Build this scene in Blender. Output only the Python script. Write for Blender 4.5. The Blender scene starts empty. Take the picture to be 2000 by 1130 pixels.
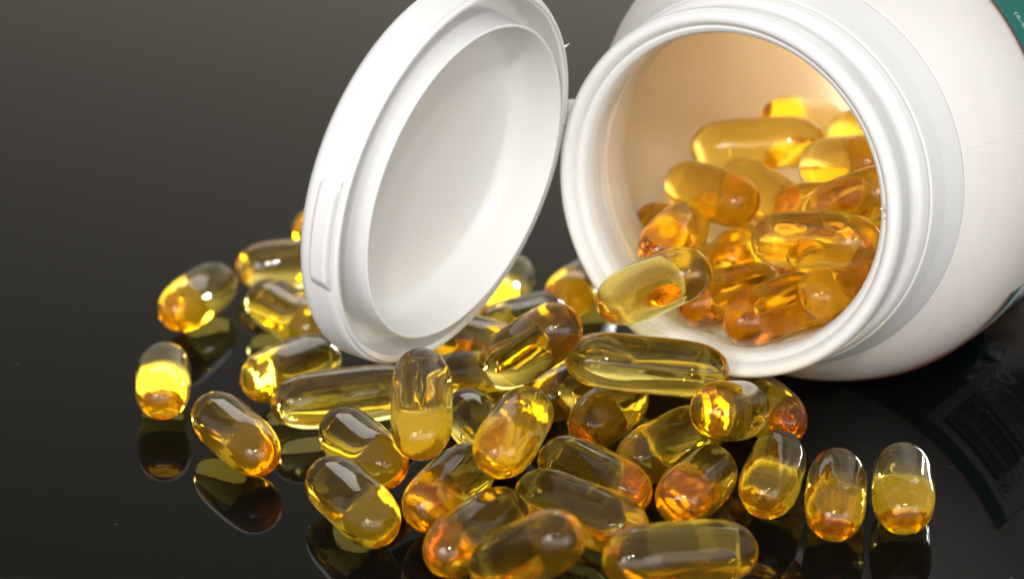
import bpy, math, random
from mathutils import Vector, Matrix, Quaternion

# ------------------------------------------------------------------ camera
scene = bpy.context.scene
MM = 0.001
PITCH = math.radians(18.0)
CAM_DIST = 512.0
cam_data = bpy.data.cameras.new("camera")
cam = bpy.data.objects.new("camera", cam_data)
scene.collection.objects.link(cam)
cam.location = (0.0, -CAM_DIST * math.cos(PITCH) * MM, CAM_DIST * math.sin(PITCH) * MM)
cam.rotation_euler = (math.radians(90.0) - PITCH, 0.0, 0.0)
cam_data.sensor_width = 36.0
cam_data.lens = 95.76
cam_data.clip_start = 0.01
cam_data.clip_end = 50.0
cam_data.dof.use_dof = True
cam_data.dof.focus_distance = 0.412
cam_data.dof.aperture_fstop = 19.0
scene.camera = cam

# ------------------------------------------------------------------ world and studio lamps
world = bpy.data.worlds.new("World")
scene.world = world
world.use_nodes = True
bg = world.node_tree.nodes["Background"]
bg.inputs["Color"].default_value = (1.0, 0.99, 0.97, 1.0)
bg.inputs["Strength"].default_value = 0.42


def area_lamp(name, loc, target, size_x, size_y, watts, color=(1.0, 0.988, 0.972), shape='RECTANGLE', spread=180):
    data = bpy.data.lights.new(name, 'AREA')
    data.shape = shape
    data.size = size_x * MM
    data.size_y = size_y * MM
    data.energy = watts
    data.color = color
    data.spread = math.radians(spread)
    o = bpy.data.objects.new(name, data)
    scene.collection.objects.link(o)
    o.location = Vector(loc) * MM
    d = (Vector(target) - Vector(loc)).normalized()
    o.rotation_euler = d.to_track_quat('-Z', 'Y').to_euler()
    return o


# round soft lamp on the left front, soft fill on the right front, small bulbs near the camera
area_lamp("softbox_key", (-300, -640, 250), (25, -75, 35), 240, 240, 1.0, shape='DISK')
area_lamp("softbox_fill", (480, -540, 130), (50, -60, 35), 420, 420, 0.5, shape='DISK')
area_lamp("softbox_back", (60, 850, 700), (10, -90, 10), 1500, 460, 4.6)
area_lamp("added_interior_glow", (144, 109, 42), (95, 26, 42), 70, 70, 1.2, shape='DISK')  # added lamp behind the base, makes the bottle interior glow
area_lamp("softbox_front", (0, -720, 150), (0, -100, 10), 1500, 270, 2.6)
area_lamp("bulb_a", (-60, -640, 330), (10, -90, 20), 34, 34, 0.9, shape='DISK')
area_lamp("bulb_b", (40, -640, 390), (10, -90, 20), 28, 28, 0.7, shape='DISK')
# lamp on the floor behind the table that lights the backdrop from below
area_lamp("backdrop_lamp", (420, 640, -260), (220, 1150, 190), 500, 160, 17.0, color=(1.0, 0.95, 0.87))

scene.view_settings.view_transform = 'Standard'
scene.view_settings.look = 'None'
scene.view_settings.exposure = 0.2
scene.view_settings.gamma = 1.0
scene.view_settings.use_curve_mapping = False

scene.render.engine = 'CYCLES'
cy = scene.cycles
cy.use_denoising = True
cy.use_adaptive_sampling = True
cy.adaptive_threshold = 0.02
cy.adaptive_min_samples = 16
cy.max_bounces = 18
cy.transmission_bounces = 14
cy.glossy_bounces = 10
cy.diffuse_bounces = 9
cy.transparent_max_bounces = 8
cy.volume_bounces = 0
cy.use_light_tree = False
cy.caustics_reflective = True
cy.caustics_refractive = True
cy.blur_glossy = 0.3
cy.sample_clamp_indirect = 20.0

# ------------------------------------------------------------------ materials


def new_mat(name):
    m = bpy.data.materials.new(name)
    m.use_nodes = True
    nt = m.node_tree
    return m, nt, nt.nodes["Principled BSDF"], nt.nodes["Material Output"]


def plastic(name, color, rough, translucent, through=(0.985, 0.975, 0.955)):
    m, nt, b, out = new_mat(name)
    tc = nt.nodes.new("ShaderNodeTexCoord")
    big = nt.nodes.new("ShaderNodeTexNoise")
    big.inputs["Scale"].default_value = 60.0
    big.inputs["Detail"].default_value = 6.0
    nt.links.new(tc.outputs["Object"], big.inputs["Vector"])
    ramp = nt.nodes.new("ShaderNodeValToRGB")
    ramp.color_ramp.elements[0].position = 0.3
    ramp.color_ramp.elements[1].position = 0.7
    ramp.color_ramp.elements[0].color = (color[0] * 0.965, color[1] * 0.96, color[2] * 0.945, 1)
    ramp.color_ramp.elements[1].color = (*color, 1)
    nt.links.new(big.outputs["Fac"], ramp.inputs["Fac"])
    nt.links.new(ramp.outputs["Color"], b.inputs["Base Color"])
    fine = nt.nodes.new("ShaderNodeTexNoise")
    fine.inputs["Scale"].default_value = 900.0
    fine.inputs["Detail"].default_value = 4.0
    nt.links.new(tc.outputs["Object"], fine.inputs["Vector"])
    rr = nt.nodes.new("ShaderNodeMapRange")
    rr.inputs["To Min"].default_value = rough - 0.06
    rr.inputs["To Max"].default_value = rough + 0.08
    nt.links.new(fine.outputs["Fac"], rr.inputs["Value"])
    nt.links.new(rr.outputs["Result"], b.inputs["Roughness"])
    bump = nt.nodes.new("ShaderNodeBump")
    bump.inputs["Strength"].default_value = 0.05
    bump.inputs["Distance"].default_value = 0.0001
    nt.links.new(fine.outputs["Fac"], bump.inputs["Height"])
    nt.links.new(bump.outputs["Normal"], b.inputs["Normal"])
    b.inputs["IOR"].default_value = 1.5
    b.inputs["Specular IOR Level"].default_value = 0.35
    if translucent > 0:
        t = nt.nodes.new("ShaderNodeBsdfTranslucent")
        t.inputs["Color"].default_value = (*through, 1)
        mx = nt.nodes.new("ShaderNodeMixShader")
        mx.inputs["Fac"].default_value = translucent
        nt.links.new(b.outputs["BSDF"], mx.inputs[1])
        nt.links.new(t.outputs["BSDF"], mx.inputs[2])
        nt.links.new(mx.outputs["Shader"], out.inputs["Surface"])
    return m


def flat_print(name, color, rough=0.35):
    m, nt, b, out = new_mat(name)
    n = nt.nodes.new("ShaderNodeTexNoise")
    n.inputs["Scale"].default_value = 400.0
    mix = nt.nodes.new("ShaderNodeMixRGB")
    mix.inputs["Color1"].default_value = (*color, 1)
    mix.inputs["Color2"].default_value = (color[0] * 0.85, color[1] * 0.85, color[2] * 0.85, 1)
    nt.links.new(n.outputs["Fac"], mix.inputs["Fac"])
    nt.links.new(mix.outputs["Color"], b.inputs["Base Color"])
    b.inputs["Roughness"].default_value = rough
    return m


def gel_material(name, sigma, seed):
    """Gelatine filled with fish oil: clear refracting skin, amber absorption through the depth."""
    m, nt, b, out = new_mat(name)
    b.inputs["Base Color"].default_value = (1.0, 0.985, 0.94, 1)
    b.inputs["Transmission Weight"].default_value = 1.0
    b.inputs["IOR"].default_value = 1.46
    tc = nt.nodes.new("ShaderNodeTexCoord")
    mp = nt.nodes.new("ShaderNodeMapping")
    mp.inputs["Location"].default_value = (seed * 0.37, seed * 0.21, seed * 0.11)
    mp.inputs["Scale"].default_value = (1.0, 1.0, 0.22)      # faint creases along the length
    nt.links.new(tc.outputs["Object"], mp.inputs["Vector"])
    wave = nt.nodes.new("ShaderNodeTexNoise")
    wave.inputs["Scale"].default_value = 260.0
    wave.inputs["Detail"].default_value = 3.0
    nt.links.new(mp.outputs["Vector"], wave.inputs["Vector"])
    rr = nt.nodes.new("ShaderNodeMapRange")
    rr.inputs["From Min"].default_value = 0.45
    rr.inputs["From Max"].default_value = 0.75
    rr.inputs["To Min"].default_value = 0.0
    rr.inputs["To Max"].default_value = 0.06
    nt.links.new(wave.outputs["Fac"], rr.inputs["Value"])
    nt.links.new(rr.outputs["Result"], b.inputs["Roughness"])
    bump = nt.nodes.new("ShaderNodeBump")
    bump.inputs["Strength"].default_value = 0.3
    bump.inputs["Distance"].default_value = 0.0006
    nt.links.new(wave.outputs["Fac"], bump.inputs["Height"])
    nt.links.new(bump.outputs["Normal"], b.inputs["Normal"])
    haze = nt.nodes.new("ShaderNodeBsdfTranslucent")
    haze.inputs["Color"].default_value = (1.0, 0.72, 0.16, 1)
    dust = nt.nodes.new("ShaderNodeBsdfDiffuse")
    dust.inputs["Color"].default_value = (0.92, 0.76, 0.42, 1)
    two = nt.nodes.new("ShaderNodeMixShader")
    two.inputs["Fac"].default_value = 0.35
    nt.links.new(haze.outputs["BSDF"], two.inputs[1])
    nt.links.new(dust.outputs["BSDF"], two.inputs[2])
    mx = nt.nodes.new("ShaderNodeMixShader")
    # the skin is polished outside and slightly frosted on its inner side
    geo = nt.nodes.new("ShaderNodeNewGeometry")
    hz = nt.nodes.new("ShaderNodeMapRange")
    hz.inputs["To Min"].default_value = 0.010
    hz.inputs["To Max"].default_value = 0.065
    nt.links.new(geo.outputs["Backfacing"], hz.inputs["Value"])
    nt.links.new(hz.outputs["Result"], mx.inputs["Fac"])
    nt.links.new(b.outputs["BSDF"], mx.inputs[1])
    nt.links.new(two.outputs["Shader"], mx.inputs[2])
    nt.links.new(mx.outputs["Shader"], out.inputs["Surface"])
    dens = max(sigma) * 1.05
    va = nt.nodes.new("ShaderNodeVolumeAbsorption")
    va.inputs["Color"].default_value = (1 - sigma[0] / dens, 1 - sigma[1] / dens, 1 - sigma[2] / dens, 1)
    va.inputs["Density"].default_value = dens
    nt.links.new(va.outputs["Volume"], out.inputs["Volume"])
    return m


def table_material():
    m, nt, b, out = new_mat("black_glass")
    tc = nt.nodes.new("ShaderNodeTexCoord")
    vor = nt.nodes.new("ShaderNodeTexVoronoi")
    vor.voronoi_dimensions = '2D'
    vor.inputs["Scale"].default_value = 70.0
    nt.links.new(tc.outputs["Object"], vor.inputs["Vector"])
    pick = nt.nodes.new("ShaderNodeMath")
    pick.operation = 'LESS_THAN'
    sep = nt.nodes.new("ShaderNodeSeparateColor")
    nt.links.new(vor.outputs["Color"], sep.inputs["Color"])
    size = nt.nodes.new("ShaderNodeMapRange")           # most cells hold no speck at all
    size.inputs["From Min"].default_value = 0.55
    size.inputs["To Min"].default_value = 0.0
    size.inputs["To Max"].default_value = 0.022
    nt.links.new(sep.outputs["Red"], size.inputs["Value"])
    nt.links.new(size.outputs["Result"], pick.inputs[1])
    nt.links.new(vor.outputs["Distance"], pick.inputs[0])
    mix = nt.nodes.new("ShaderNodeMixRGB")
    mix.inputs["Color1"].default_value = (0.004, 0.0038, 0.0032, 1)
    mix.inputs["Color2"].default_value = (0.06, 0.06, 0.055, 1)
    nt.links.new(pick.outputs["Value"], mix.inputs["Fac"])
    nt.links.new(mix.outputs["Color"], b.inputs["Base Color"])
    b.inputs["Roughness"].default_value = 0.02
    b.inputs["IOR"].default_value = 1.15
    return m


WHITE = plastic("white_bottle_plastic", (0.79, 0.785, 0.775), 0.36, 0.2)
GLOW_TINTED_INNER = plastic("bottle_plastic_inside_glow_tint", (0.96, 0.91, 0.81), 0.4, 0.5, (1.0, 0.82, 0.55))  # white plastic tinted warm: orange light from the capsules put into the colour
WHITE_CAP = plastic("white_cap_plastic", (0.79, 0.785, 0.775), 0.30, 0.04)
TEAL = flat_print("teal_label_print", (0.0, 0.165, 0.14))
RED_EDGE = flat_print("dark_red_label_edge", (0.12, 0.02, 0.02))
PANEL = flat_print("white_label_panel", (0.78, 0.78, 0.76))
INK = flat_print("black_ink", (0.01, 0.01, 0.01))
PALE_INK = flat_print("pale_green_ink", (0.55, 0.8, 0.74))
TABLE = table_material()
GELS = [gel_material("amber_gel_%d" % i, s, i) for i, s in enumerate([
    (0.2, 19.0, 170.0), (0.2, 15.0, 135.0), (0.3, 23.0, 200.0), (0.2, 17.0, 155.0)])]

# ------------------------------------------------------------------ mesh helpers
col = scene.collection


def tag(o, label=None, category=None, group=None, kind=None):
    if label: o["label"] = label
    if category: o["category"] = category
    if group: o["group"] = group
    if kind: o["kind"] = kind
    return o


def make_obj(name, verts, faces, mat, parent=None, origin=None, smooth=True, sharp=35.0):
    """verts in millimetres, world space; origin in millimetres is the parent's location."""
    o0 = Vector(origin) if origin is not None else Vector((0, 0, 0))
    me = bpy.data.meshes.new(name)
    me.from_pydata([((Vector(v) - o0) * MM)[:] for v in verts], [], faces)
    me.update()
    if smooth:
        me.shade_smooth()
        me.set_sharp_from_angle(angle=math.radians(sharp))
    me.materials.append(mat)
    o = bpy.data.objects.new(name, me)
    col.objects.link(o)
    if parent is not None:
        o.parent = parent
    elif origin is not None:
        o.location = o0 * MM
    return o


def axis_frame(a):
    a = Vector(a).normalized()
    e1 = a.cross(Vector((0, 0, 1))).normalized()
    e2 = e1.cross(a).normalized()
    return a, e1, e2


def rounded(profile):
    """profile: (t, r, fillet). Returns a polyline with each corner rounded."""
    out = []
    n = len(profile)
    for i, (t, r, f) in enumerate(profile):
        if f <= 0 or i == 0 or i == n - 1:
            out.append((t, r))
            continue
        p = Vector((t, r))
        a = Vector(profile[i - 1][:2]) - p
        b = Vector(profile[i + 1][:2]) - p
        fa = min(f, a.length * 0.48)
        fb = min(f, b.length * 0.48)
        q0 = p + a.normalized() * fa
        q2 = p + b.normalized() * fb
        for k in range(6):
            u = k / 5.0
            q = q0 * (1 - u) ** 2 + p * 2 * u * (1 - u) + q2 * u * u
            out.append((q.x, q.y))
    # holding points beside every corner keep the flats flat under smooth shading
    held = [out[0]]
    for p, q in zip(out[:-1], out[1:]):
        d = math.hypot(q[0] - p[0], q[1] - p[1])
        if d > 0.7:
            w = 0.12 / d
            held.append((p[0] + (q[0] - p[0]) * w, p[1] + (q[1] - p[1]) * w))
            held.append((q[0] - (q[0] - p[0]) * w, q[1] - (q[1] - p[1]) * w))
        held.append(q)
    return held


def lathe(prof, origin, axis, segs=160, close=False):
    a, e1, e2 = axis_frame(axis)
    O = Vector(origin)
    verts, faces, rings = [], [], []
    for t, r in prof:
        if r < 1e-4:
            rings.append([len(verts)])
            verts.append(O + a * t)
        else:
            idx = []
            for k in range(segs):
                th = 2 * math.pi * k / segs
                idx.append(len(verts))
                verts.append(O + a * t + (e1 * math.cos(th) + e2 * math.sin(th)) * r)
            rings.append(idx)
    pairs = list(zip(rings[:-1], rings[1:]))
    if close:
        pairs.append((rings[-1], rings[0]))
    for A, B in pairs:
        for k in range(segs):
            k2 = (k + 1) % segs
            if len(A) == 1 and len(B) == 1:
                continue
            if len(A) == 1:
                faces.append((A[0], B[k2], B[k]))
            elif len(B) == 1:
                faces.append((A[k], A[k2], B[0]))
            else:
                faces.append((A[k], A[k2], B[k2], B[k]))
    return verts, faces


def patch(origin, axis, t0, t1, th0, th1, r_in, r_out, nt=2, nth=24, shape=None):
    """A curved slab on a cylinder. shape(u, v) may return a radius offset; u along t, v along angle."""
    a, e1, e2 = axis_frame(axis)
    O = Vector(origin)
    verts, faces = [], []
    grid = {}
    for s, rad in ((0, r_in), (1, r_out)):
        for i in range(nt + 1):
            for j in range(nth + 1):
                u, v = i / nt, j / nth
                t = t0 + (t1 - t0) * u
                th = math.radians(th0 + (th1 - th0) * v)
                r = rad + (shape(u, v) if (shape and s) else 0.0)
                grid[s, i, j] = len(verts)
                verts.append(O + a * t + (e1 * math.cos(th) + e2 * math.sin(th)) * r)
    for i in range(nt):
        for j in range(nth):
            faces.append((grid[1, i, j], grid[1, i + 1, j], grid[1, i + 1, j + 1], grid[1, i, j + 1]))
            faces.append((grid[0, i, j], grid[0, i, j + 1], grid[0, i + 1, j + 1], grid[0, i + 1, j]))
    for i in range(nt):
        for j, fl in ((0, 0), (nth, 1)):
            f = (grid[0, i, j], grid[0, i + 1, j], grid[1, i + 1, j], grid[1, i, j])
            faces.append(f[::-1] if fl else f)
    for j in range(nth):
        for i, fl in ((0, 1), (nt, 0)):
            f = (grid[0, i, j], grid[0, i, j + 1], grid[1, i, j + 1], grid[1, i, j])
            faces.append(f[::-1] if fl else f)
    return verts, faces


# ------------------------------------------------------------------ setting: table and backdrop
def slab(name, x0, x1, y0, y1, z0, z1, mat):
    v = [(x, y, z) for z in (z0, z1) for y in (y0, y1) for x in (x0, x1)]
    f = [(0, 2, 3, 1), (4, 5, 7, 6), (0, 1, 5, 4), (2, 6, 7, 3), (0, 4, 6, 2), (1, 3, 7, 5)]
    return make_obj(name, v, f, mat, smooth=False)


tag(slab("table", -900, 900, -900, 420, -18, 0, TABLE),
    "black glossy glass table top that mirrors everything standing on it", kind="structure")
BACK = flat_print("warm_grey_paper", (0.25, 0.238, 0.21), 0.9)
tag(slab("backdrop", -1800, 1800, 1150, 1160, -600, 1500, BACK),
    "plain warm grey paper backdrop behind the table", kind="structure")

# ------------------------------------------------------------------ the bottle
AX = (math.sin(0.537), math.cos(0.537), 0.0)        # from the mouth to the base
MOUTH = (34.616, -75.335, 40.49)
ROOT = (76.0, -6.0, 0.0)
bottle = bpy.data.objects.new("pill_bottle", None)
col.objects.link(bottle)
bottle.location = Vector(ROOT) * MM
tag(bottle, "white plastic pill bottle lying on its side with its flip lid hanging open", "bottle")

R = 40.3
body_prof = rounded([
    (6.5, 27.1, 0), (15.25, 27.3, 0.2), (15.25, 32.75, 0.25), (18.5, 35.2, 2.0), (23.0, 37.7, 2.0), (27.0, 39.2, 2.0),
    (31.0, 40.0, 1.5), (34.0, R, 1.5), (112.0, R, 5.0), (118.0, 36.0, 3.0), (116.0, 20.0, 3.0), (116.0, 0.0, 0)])
inner_prof = rounded([
    (114.0, 0.0, 0), (114.0, 35.0, 4.0), (109.0, 38.6, 4.0), (36.0, 38.6, 3.0), (28.0, 37.4, 3.0), (22.0, 34.8, 3.0),
    (17.2, 31.0, 2.0), (14.2, 26.6, 1.5), (10.0, 26.0, 0.5), (6.5, 26.0, 0.1)])
v, f = lathe(body_prof + inner_prof, MOUTH, AX, close=True)
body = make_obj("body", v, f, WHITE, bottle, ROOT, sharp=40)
body.data.materials.append(GLOW_TINTED_INNER)
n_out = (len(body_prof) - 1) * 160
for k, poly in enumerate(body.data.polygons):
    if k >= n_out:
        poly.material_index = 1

# the moulding seam that runs along the shoulder
v, f = [], []
a_, e1_, e2_ = axis_frame(AX)
seam_pts = [(p, q) for p, q in body_prof if 15.3 < p < 34.2]
for th0 in (13.4,):
    for p, q in seam_pts:
        for dth, dr in ((-0.14, -0.02), (0.0, 0.07), (0.14, -0.02)):
            th = math.radians(th0 + dth)
            v.append(Vector(MOUTH) + a_ * p + (e1_ * math.cos(th) + e2_ * math.sin(th)) * (q + dr))
    n = len(seam_pts)
    for i in range(n - 1):
        for k in range(2):
            f.append((i * 3 + k, i * 3 + k + 1, i * 3 + k + 4, i * 3 + k + 3))
make_obj("mould_seam", v, f, WHITE, body, ROOT)

# cap: skirt screwed on the neck, then the raised mouth ring in front of it
skirt_prof = rounded([
    (6.8, 28.3, 0), (6.8, 30.7, 0.3), (10.5, 31.45, 0.6), (14.95, 32.75, 0.25), (14.95, 28.3, 0)])
v, f = lathe(skirt_prof, MOUTH, AX, close=True)
cap = make_obj("cap", v, f, WHITE_CAP, bottle, ROOT)
ring_prof = rounded([
    (6.35, 26.9, 0), (3.3, 26.9, 0.4), (3.0, 25.5, 0.4), (0.3, 25.4, 0.5), (-1.5, 25.8, 0.6), (-2.3, 26.7, 0.3), (-1.9, 27.0, 0.12), (-2.7, 27.2, 0.2), (-3.7, 27.9, 0.6),
    (-3.8, 29.0, 0.7), (-2.6, 29.7, 0.7), (0.6, 29.6, 0.8), (2.0, 28.7, 0.6), (3.6, 28.7, 0.6), (4.5, 30.0, 0.6),
    (6.35, 30.55, 0.3), (6.35, 28.1, 0), (7.8, 28.1, 0), (7.8, 27.3, 0), (6.35, 27.3, 0)])
v, f = lathe(ring_prof, MOUTH, AX, close=True)
make_obj("mouth_ring", v, f, WHITE_CAP, cap, ROOT)

# a moulding burr on the mouth ring
rnd = random.Random(11)
bv, bf = [], []
th = math.radians(2.5)
for k in range(7):
    base = len(bv)
    c = Vector(MOUTH) + a_ * (-2.6 + rnd.uniform(-0.5, 0.7)) + (e1_ * math.cos(th + rnd.uniform(-0.035, 0.035)) + e2_ * math.sin(th + rnd.uniform(-0.05, 0.05))) * (26.75 + rnd.uniform(-0.35, 0.5))
    s = rnd.uniform(0.25, 0.5)
    for dx, dy, dz in ((1, 0, 0), (-1, 0, 0), (0, 1, 0), (0, -1, 0), (0, 0, 1), (0, 0, -1)):
        bv.append(c + Vector((dx, dy, dz)) * s * rnd.uniform(0.6, 1.3))
    for t in ((0, 2, 4), (2, 1, 4), (1, 3, 4), (3, 0, 4), (2, 0, 5), (1, 2, 5), (3, 1, 5), (0, 3, 5)):
        bf.append(tuple(base + q for q in t))
make_obj("burr", bv, bf, WHITE_CAP, cap, ROOT, sharp=80)

# lid, swung open to the left on its strap hinge
LID_N = Vector((0.819, -0.536, -0.205)).normalized()
LID_O = Vector((-7.92, -87.91, 46.0)) - LID_N * 0.3
lid_prof = rounded([
    (0.0, 29.4, 0.1), (0.0, 29.9, 0.15), (-0.55, 30.0, 0.1), (-0.7, 30.4, 0.2), (-1.3, 30.65, 0.3), (-5.6, 31.1, 0.9), (-6.9, 29.9, 1.0), (-7.8, 26.0, 2.0),
    (-8.4, 18.0, 3.0), (-8.6, 8.0, 3.0), (-8.6, 0.0, 0)])
lid_in = rounded([
    (-6.6, 0.0, 0), (-6.7, 23.3, 1.3), (-4.0, 24.3, 1.0), (1.7, 24.75, 0.1), (1.85, 25.0, 0.1), (1.7, 25.3, 0.12), (-5.6, 25.7, 0.8), (-5.6, 28.6, 0.8), (-0.5, 29.0, 0.15), (-0.35, 29.4, 0.1)])
v, f = lathe(lid_prof + lid_in, LID_O, LID_N, close=True)
lid = make_obj("lid", v, f, WHITE_CAP, bottle, ROOT, sharp=40)


def tab_shape(u, v):
    side = min(v, 1 - v) / 0.12
    fade = min(1.0, side) * min(1.0, (1 - abs(u - 0.42) / 0.62) * 2.2)
    return max(0.0, fade) * 1.1


TAB_C = -4.0
v, f = patch(LID_O, LID_N, -0.8, -4.4, TAB_C - 17, TAB_C + 17, 29.3, 30.75, nt=12, nth=40, shape=tab_shape)
make_obj("thumb_tab", v, f, WHITE_CAP, lid, ROOT, sharp=60)

# a whisker of flash left on the lid edge
ea, ee1, ee2 = axis_frame(LID_N)
th = math.radians(146.0)
rad = ee1 * math.cos(th) + ee2 * math.sin(th)
tn = -ee1 * math.sin(th) + ee2 * math.cos(th)
b0 = Vector(LID_O) + rad * 29.7 - ea * 0.1
make_obj("flash_whisker", [b0 + tn * 0.25, b0 - tn * 0.25, b0 + ea * 0.35, b0 + rad * 1.1 + ea * 0.5], [(0, 1, 3), (1, 2, 3), (2, 0, 3), (0, 2, 1)], WHITE_CAP, lid, ROOT, smooth=False)

# hinge strap
h0 = Vector(MOUTH) + a_ * (-0.5)
th = math.radians(161.5)
hp = h0 + (e1_ * math.cos(th) + e2_ * math.sin(th)) * 29.4
tang = (-e1_ * math.sin(th) + e2_ * math.cos(th)).normalized()
la, le1, le2 = axis_frame(LID_N)
best = min(range(720), key=lambda k: ((Vector(LID_O) + (le1 * math.cos(k * math.pi / 360) + le2 * math.sin(k * math.pi / 360)) * 29.6 - la * 2.0) - hp).length)
lp = Vector(LID_O) + (le1 * math.cos(best * math.pi / 360) + le2 * math.sin(best * math.pi / 360)) * 29.6 - la * 2.0
mid = (hp + lp) * 0.5 + a_ * 1.2
v, f = [], []
for i in range(9):
    u = i / 8.0
    c = hp * (1 - u) ** 2 + mid * 2 * u * (1 - u) + lp * u * u
    for s in (-2.2, 2.2):
        for d in (0.0, 0.7):
            v.append(c + tang * s + a_ * d)
for i in range(8):
    b = i * 4
    f += [(b, b + 4, b + 6, b + 2), (b + 1, b + 3, b + 7, b + 5), (b, b + 1, b + 5, b + 4), (b + 2, b + 6, b + 7, b + 3)]
f += [(0, 2, 3, 1), (32, 33, 35, 34)]
make_obj("hinge", v, f, WHITE_CAP, bottle, ROOT, sharp=60)

# label: one wrap that leaves a gap on the side facing the lens
RL = R + 0.05
v, f = patch(MOUTH, AX, 32.0, 76.0, 28.0, 331.0, RL + 0.02, RL + 0.15, nt=2, nth=150)
label = make_obj("label", v, f, TEAL, bottle, ROOT)
label.data.materials.append(PANEL)                # white paper on the glued side
for k, poly in enumerate(label.data.polygons):
    if k < 600 and k % 2:
        poly.material_index = 1
v, f = patch(MOUTH, AX, 31.55, 31.98, 28.0, 331.0, RL + 0.02, RL + 0.14, nt=1, nth=150)
make_obj("label_edge", v, f, RED_EDGE, label, ROOT)
v, f = patch(MOUTH, AX, 36.6, 75.4, 299.0, 330.6, RL, RL + 0.19, nt=2, nth=24)
make_obj("barcode_panel", v, f, PANEL, label, ROOT)
bv, bf = [], []
t = 39.0
rnd = random.Random(5)
while t < 72.0:
    w = rnd.choice((0.45, 0.45, 0.9, 1.4, 1.9))
    pv, pf = patch(MOUTH, AX, t, t + w, 302.0, 321.5, RL + 0.1, RL + 0.23, nt=1, nth=16)
    b = len(bv)
    bv += pv
    bf += [tuple(q + b for q in face) for face in pf]
    t += w + rnd.choice((0.35, 0.4, 0.4, 0.8))
make_obj("barcode_bars", bv, bf, INK, label, ROOT)


def wrapped_text(name, body_text, size, t_start, th_base, mat, along_t=True, flip=1):
    """Flat lettering bent on to the bottle wall."""
    cu = bpy.data.curves.new(name, 'FONT')
    cu.body = body_text
    cu.size = size
    cu.resolution_u = 2
    tmp = bpy.data.objects.new(name, cu)
    me0 = bpy.data.meshes.new_from_object(tmp)
    verts, faces = [], [tuple(p.vertices) for p in me0.polygons]
    r = RL + 0.24
    for q in me0.vertices:
        x, y = q.co.x, q.co.y
        if along_t:
            t, th = t_start + x, math.radians(th_base) + flip * y / r
        else:
            t, th = t_start + flip * y, math.radians(th_base) - flip * x / r
        verts.append(Vector(MOUTH) + a_ * t + (e1_ * math.cos(th) + e2_ * math.sin(th)) * r)
    bpy.data.objects.remove(tmp)
    return make_obj(name, verts, faces, mat, label, ROOT, smooth=False)


wrapped_text("barcode_digits", "(80772", 4.6, 38.0, 325.8, INK, True, -1)
wrapped_text("label_lettering", "(6-8", 1.9, 35.6, 39.2, PALE_INK, False, 1)

# ------------------------------------------------------------------ softgel capsules
CAP_R = 4.75
CAP_L = 14.8                                   # between the centres of the two round ends
HALF = CAP_L / 2 + CAP_R


def capsule_mesh(name, seed, mat):
    rnd = random.Random(seed)
    segs, rings = 80, 40
    bend = rnd.uniform(-0.35, 0.35)
    squash = rnd.uniform(0.965, 0.995)
    dent_s, dent_th, dent = rnd.uniform(-0.5, 0.5), rnd.uniform(0, 6.28), rnd.uniform(0.05, 0.38)
    k = rnd.uniform(4.0, 4.6)
    verts, faces = [], []
    verts.append((0, 0, -HALF))
    for i in range(1, rings):
        u = math.cos(math.pi * (1 - i / rings))
        s = u
        rr = CAP_R * (1 - abs(s) ** k) ** 0.5
        for j in range(segs):
            th = 2 * math.pi * j / segs
            ds = abs(math.sin(th))               # two seam lines where the halves were welded
            seam = 0.12 * math.exp(-(ds / 0.085) ** 2) * (1 - s * s)
            dd = (s - dent_s) ** 2 / 0.18 + (1 - math.cos(th - dent_th)) / 0.35
            r = rr + seam - dent * math.exp(-dd)
            verts.append((r * math.cos(th) + bend * (s * s - 0.3), r * math.sin(th) * squash, s * HALF))
    verts.append((0, 0, HALF))
    last = len(verts) - 1
    for j in range(segs):
        j2 = (j + 1) % segs
        faces.append((0, 1 + j2, 1 + j))
        for i in range(rings - 2):
            A = 1 + i * segs
            faces.append((A + j, A + j2, A + segs + j2, A + segs + j))
        A = 1 + (rings - 2) * segs
        faces.append((A + j, A + j2, last))
    me = bpy.data.meshes.new(name)
    me.from_pydata([(x * MM, y * MM, z * MM) for x, y, z in verts], [], faces)
    me.update()
    me.shade_smooth()
    me.materials.append(mat)
    return me


MESHES = [capsule_mesh("softgel_capsule", 20 + i, GELS[i % len(GELS)]) for i in range(8)]

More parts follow.
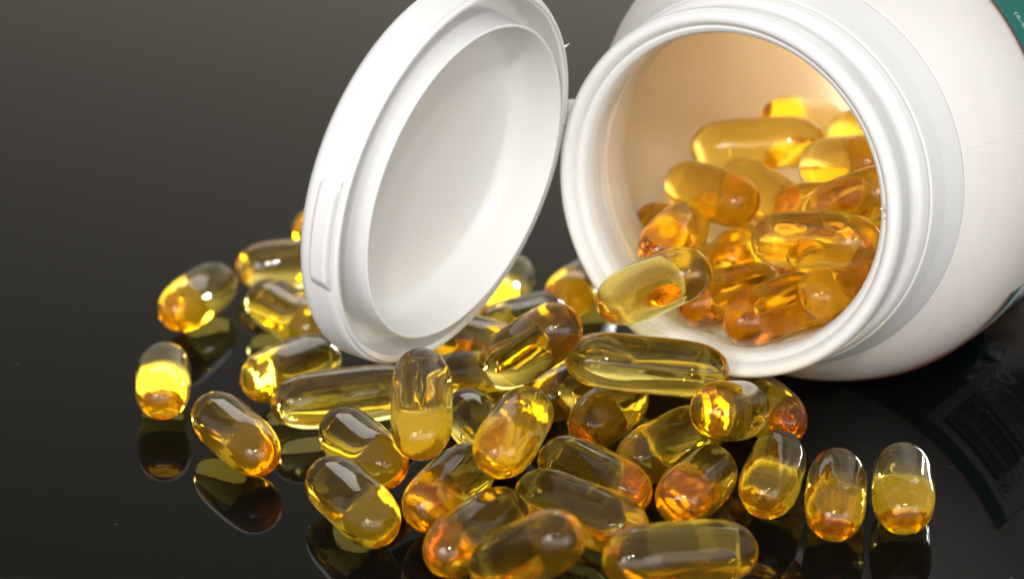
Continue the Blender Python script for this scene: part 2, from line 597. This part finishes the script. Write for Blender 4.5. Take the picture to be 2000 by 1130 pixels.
# end A, end B (centres of the round ends, millimetres on the table), label, group
SPILL = "softgel capsules spilled on the table"
HEAP = "softgel capsules still inside the bottle"
CAPSULES = [
    ((-58.75, -26.45, 5.23), (-54.66, -12.23, 4.75), 'amber softgel capsule at the outer left of the spill, pointing away towards the grey table', SPILL),
    ((-56.81, -71.29, 5.39), (-58.21, -56.57, 4.75), 'leftmost pale yellow softgel capsule, lying alone end-on beside the pile', SPILL),
    ((-39.78, -94.66, 4.75), (-46.98, -81.04, 5.07), 'smoky amber softgel capsule at the lower left, lying diagonally with its whole reflection below it', SPILL),
    ((-47.23, -0.43, 4.75), (-30.65, 2.30, 4.75), 'dark blurred softgel capsule lying crosswise behind the left edge of the open lid', SPILL),
    ((-43.54, -21.70, 4.75), (-35.45, -35.50, 4.75), 'olive softgel capsule lying diagonally just left of the open lid', SPILL),
    ((-40.51, -64.68, 5.84), (-33.08, -51.93, 4.75), 'amber softgel capsule directly below the lower left edge of the lid, its tip glinting', SPILL),
    ((-38.49, 23.49, 4.80), (-29.78, 35.46, 4.75), 'farthest softgel capsule, only a blurred brown sliver showing left of the lid', SPILL),
    ((-34.44, -73.47, 4.75), (-19.51, -68.30, 4.75), 'long dark softgel capsule lying level under the lowest point of the lid', SPILL),
    ((-13.37, -111.28, 14.31), (-13.74, -96.87, 17.65), 'softgel capsule leaning upright in front of the lid, its tip against the white plastic', SPILL),
    ((-6.66, -81.07, 5.53), (-1.26, -94.83, 4.75), 'half hidden dark softgel capsule just right of the upright leaning one', SPILL),
    ((-19.89, -100.45, 4.75), (-26.37, -87.14, 4.75), 'smoky softgel capsule lying diagonally between the upright one and the front left one', SPILL),
    ((-20.19, -122.20, 4.76), (-26.81, -108.29, 4.75), 'large yellow softgel capsule at the front left of the pile with bright lower end', SPILL),
    ((-11.86, -117.62, 5.20), (-6.87, -103.70, 4.75), 'amber softgel capsule rising to the right beside the front left one, with round white highlight', SPILL),
    ((-1.52, -113.65, 12.16), (2.15, -99.32, 12.40), 'bright orange softgel capsule lying on top in the middle of the pile', SPILL),
    ((-1.00, -81.45, 14.40), (6.57, -90.83, 23.00), 'big golden softgel capsule leaning steeply between the lid and the bottle mouth', SPILL),
    ((12.89, -82.85, 15.32), (29.74, -82.04, 13.25), 'clear long softgel capsule lying level under the lip of the bottle mouth', SPILL),
    ((13.00, -85.78, 5.83), (18.01, -71.90, 4.75), 'round orange softgel capsule seen nearly end-on below the long clear one', SPILL),
    ((30.99, -102.72, 14.12), (35.93, -89.56, 9.47), 'clear golden softgel capsule seen end-on below the bottle rim, on top of others', SPILL),
    ((42.59, -83.95, 5.68), (38.29, -69.82, 4.75), 'softgel capsule tucked under the bottle neck, only its orange right end showing', SPILL),
    ((20.00, -99.01, 5.08), (28.20, -86.69, 4.75), 'yellow softgel capsule lying diagonally right of the end-on orange one', SPILL),
    ((25.17, -118.22, 6.49), (29.74, -104.25, 4.75), 'dark topped orange softgel capsule behind the front level one', SPILL),
    ((37.89, -111.91, 4.94), (40.80, -97.40, 4.75), 'streaky yellow softgel capsule just left of the two separate ones at right', SPILL),
    ((46.95, -119.83, 4.89), (49.08, -105.18, 4.75), 'inner one of the two pale yellow softgel capsules side by side at the right', SPILL),
    ((57.28, -117.79, 5.10), (59.16, -103.12, 4.75), 'rightmost pale yellow softgel capsule, nearest the barcode reflection', SPILL),
    ((16.90, -140.00, 6.44), (30.10, -133.53, 4.75), 'long greenish yellow softgel capsule lying level at the front edge, with white streak highlight', SPILL),
    ((15.28, -124.90, 4.86), (4.62, -113.51, 4.75), 'long dark softgel capsule sloping down to the right behind the front row', SPILL),
    ((16.54, -112.37, 5.32), (8.08, -100.24, 4.75), 'second dark softgel capsule sloping to the right, just above the other sloping one', SPILL),
    ((-8.30, -133.90, 5.32), (-1.69, -120.67, 4.75), 'amber softgel capsule at the front, rising to the right beside the front left one', SPILL),
    ((-1.67, -140.71, 5.45), (5.52, -150.65, 13.73), 'frontmost softgel capsule cut by the bottom picture edge, dark upper half and yellow tip', SPILL),
    ((-3.24, -21.17, 4.75), (0.00, -6.73, 4.75), 'blurred yellow softgel capsule showing in the gap between lid and bottle', SPILL),
    ((9.93, -21.28, 5.66), (15.33, -7.53, 4.75), 'blurred grey softgel capsule in the gap close to the bottle rim', SPILL),
    ((-2.08, -42.17, 6.59), (5.88, -29.83, 4.75), 'dark softgel capsule with orange glow lying low behind the leaning golden one', SPILL),
    ((-2.01, -57.29, 8.15), (-11.30, -45.88, 6.60), 'brown softgel capsule emerging from behind the lower right edge of the lid', SPILL),
    ((-9.60, -62.09, 4.75), (-1.51, -73.79, 8.80), 'flat lying dark softgel capsule between the upright one and the leaning golden one', SPILL),
    ((6.60, -70.96, 4.75), (15.84, -59.39, 4.75), 'dark softgel capsule underneath the left end of the long clear one', SPILL),
    ((17.56, -77.98, 23.81), (26.57, -87.36, 30.87), 'glowing amber softgel capsule hanging out over the lower lip of the bottle mouth', HEAP),
    ((24.47, -65.44, 28.26), (28.80, -51.30, 27.63), 'yellow softgel capsule inside the mouth directly behind the one on the lip', HEAP),
    ((24.64, -43.13, 25.15), (31.72, -33.24, 16.71), 'brown softgel capsule at the far left inside the bottle, partly cut by the rim', HEAP),
    ((30.40, -35.65, 30.35), (37.41, -48.65, 31.32), 'orange softgel capsule inside the bottle with dark round left end and two glints', HEAP),
    ((39.96, -32.82, 30.26), (46.46, -46.05, 28.90), 'orange softgel capsule inside the bottle sloping right in the middle of the heap', HEAP),
    ((35.88, -23.51, 34.02), (50.38, -26.07, 35.55), 'long golden softgel capsule lying level across the back of the heap in the bottle', HEAP),
    ((52.86, -41.33, 35.61), (58.98, -54.19, 39.65), 'brown orange softgel capsule at the back right inside the bottle with soft glints', HEAP),
    ((47.26, -55.03, 31.88), (59.55, -62.99, 34.01), 'softgel capsule inside the bottle with a round end in the middle right of the heap', HEAP),
    ((49.81, -67.89, 34.56), (57.60, -78.41, 41.47), 'amber softgel capsule inside the bottle reaching behind the right rim, above the large level one', HEAP),
    ((42.26, -74.00, 32.32), (52.71, -84.09, 35.17), 'large orange softgel capsule lying level inside the bottle mouth at the right', HEAP),
    ((37.37, -51.16, 22.04), (40.07, -36.70, 20.46), 'brown softgel capsule seen end-on in the centre of the bottle mouth', HEAP),
    ((37.66, -76.94, 20.13), (47.62, -65.99, 19.98), 'lowest orange softgel capsule lying on the bottom lip inside the bottle mouth', HEAP),
    ((49.27, -77.84, 24.39), (57.84, -65.79, 25.01), 'orange softgel capsule at the lower right inside the mouth against the rim', HEAP),
    ((30.39, -70.79, 20.97), (40.32, -59.89, 19.74), 'orange softgel capsule lying level inside the mouth just behind the lowest one', HEAP),
    ((48.58, -13.82, 36.20), (57.29, -2.47, 32.40), 'blurred softgel capsule at the very top of the heap deep inside the bottle', HEAP),
    ((59.59, -23.97, 36.54), (64.49, -37.51, 39.98), 'blurred softgel capsule at the top right of the heap deep inside the bottle', HEAP),
    ((49.42, -35.78, 17.22), (46.64, -50.26, 18.39), 'amber softgel capsule buried under others in the heap inside the bottle', HEAP),
    ((76.15, -45.23, 13.14), (73.57, -58.97, 18.01), 'amber softgel capsule buried under others in the heap inside the bottle', HEAP),
    ((65.05, -58.31, 22.64), (66.47, -44.29, 18.13), 'amber softgel capsule buried under others in the heap inside the bottle', HEAP),
    ((22.26, -51.07, 4.75), (33.03, -61.22, 4.75), 'amber softgel capsule buried under others in the heap inside the bottle', HEAP),
    ((39.87, -49.11, 10.57), (51.99, -41.64, 6.52), 'amber softgel capsule buried under others in the heap inside the bottle', HEAP),
    ((57.37, -31.62, 20.59), (60.08, -45.09, 26.08), 'amber softgel capsule buried under others in the heap inside the bottle', HEAP),
    ((65.57, -58.95, 12.87), (50.84, -60.42, 12.99), 'amber softgel capsule buried under others in the heap inside the bottle', HEAP),
    ((52.93, -52.22, 7.77), (67.23, -48.93, 9.69), 'amber softgel capsule buried under others in the heap inside the bottle', HEAP),
    ((46.80, -33.82, 8.19), (34.74, -41.29, 12.40), 'amber softgel capsule buried under others in the heap inside the bottle', HEAP),
    ((57.69, -41.20, 14.16), (55.88, -54.36, 20.69), 'amber softgel capsule buried under others in the heap inside the bottle', HEAP),
]
rnd = random.Random(3)
for i, (A, B, text, group) in enumerate(CAPSULES):
    A, B = Vector(A), Vector(B)
    o = bpy.data.objects.new("softgel_capsule", MESHES[i % len(MESHES)])
    col.objects.link(o)
    o.location = (A + B) * 0.5 * MM
    q = Vector((0, 0, 1)).rotation_difference((B - A).normalized())
    o.rotation_mode = 'QUATERNION'
    o.rotation_quaternion = q @ Quaternion((0, 0, 1), rnd.uniform(0, 2 * math.pi))
    k = rnd.uniform(0.98, 1.0)
    o.scale = (k * rnd.uniform(0.985, 1.0), k, ((B - A).length + 2 * CAP_R) / (2 * HALF) * rnd.uniform(0.975, 1.0))
    tag(o, text, "capsule", group)
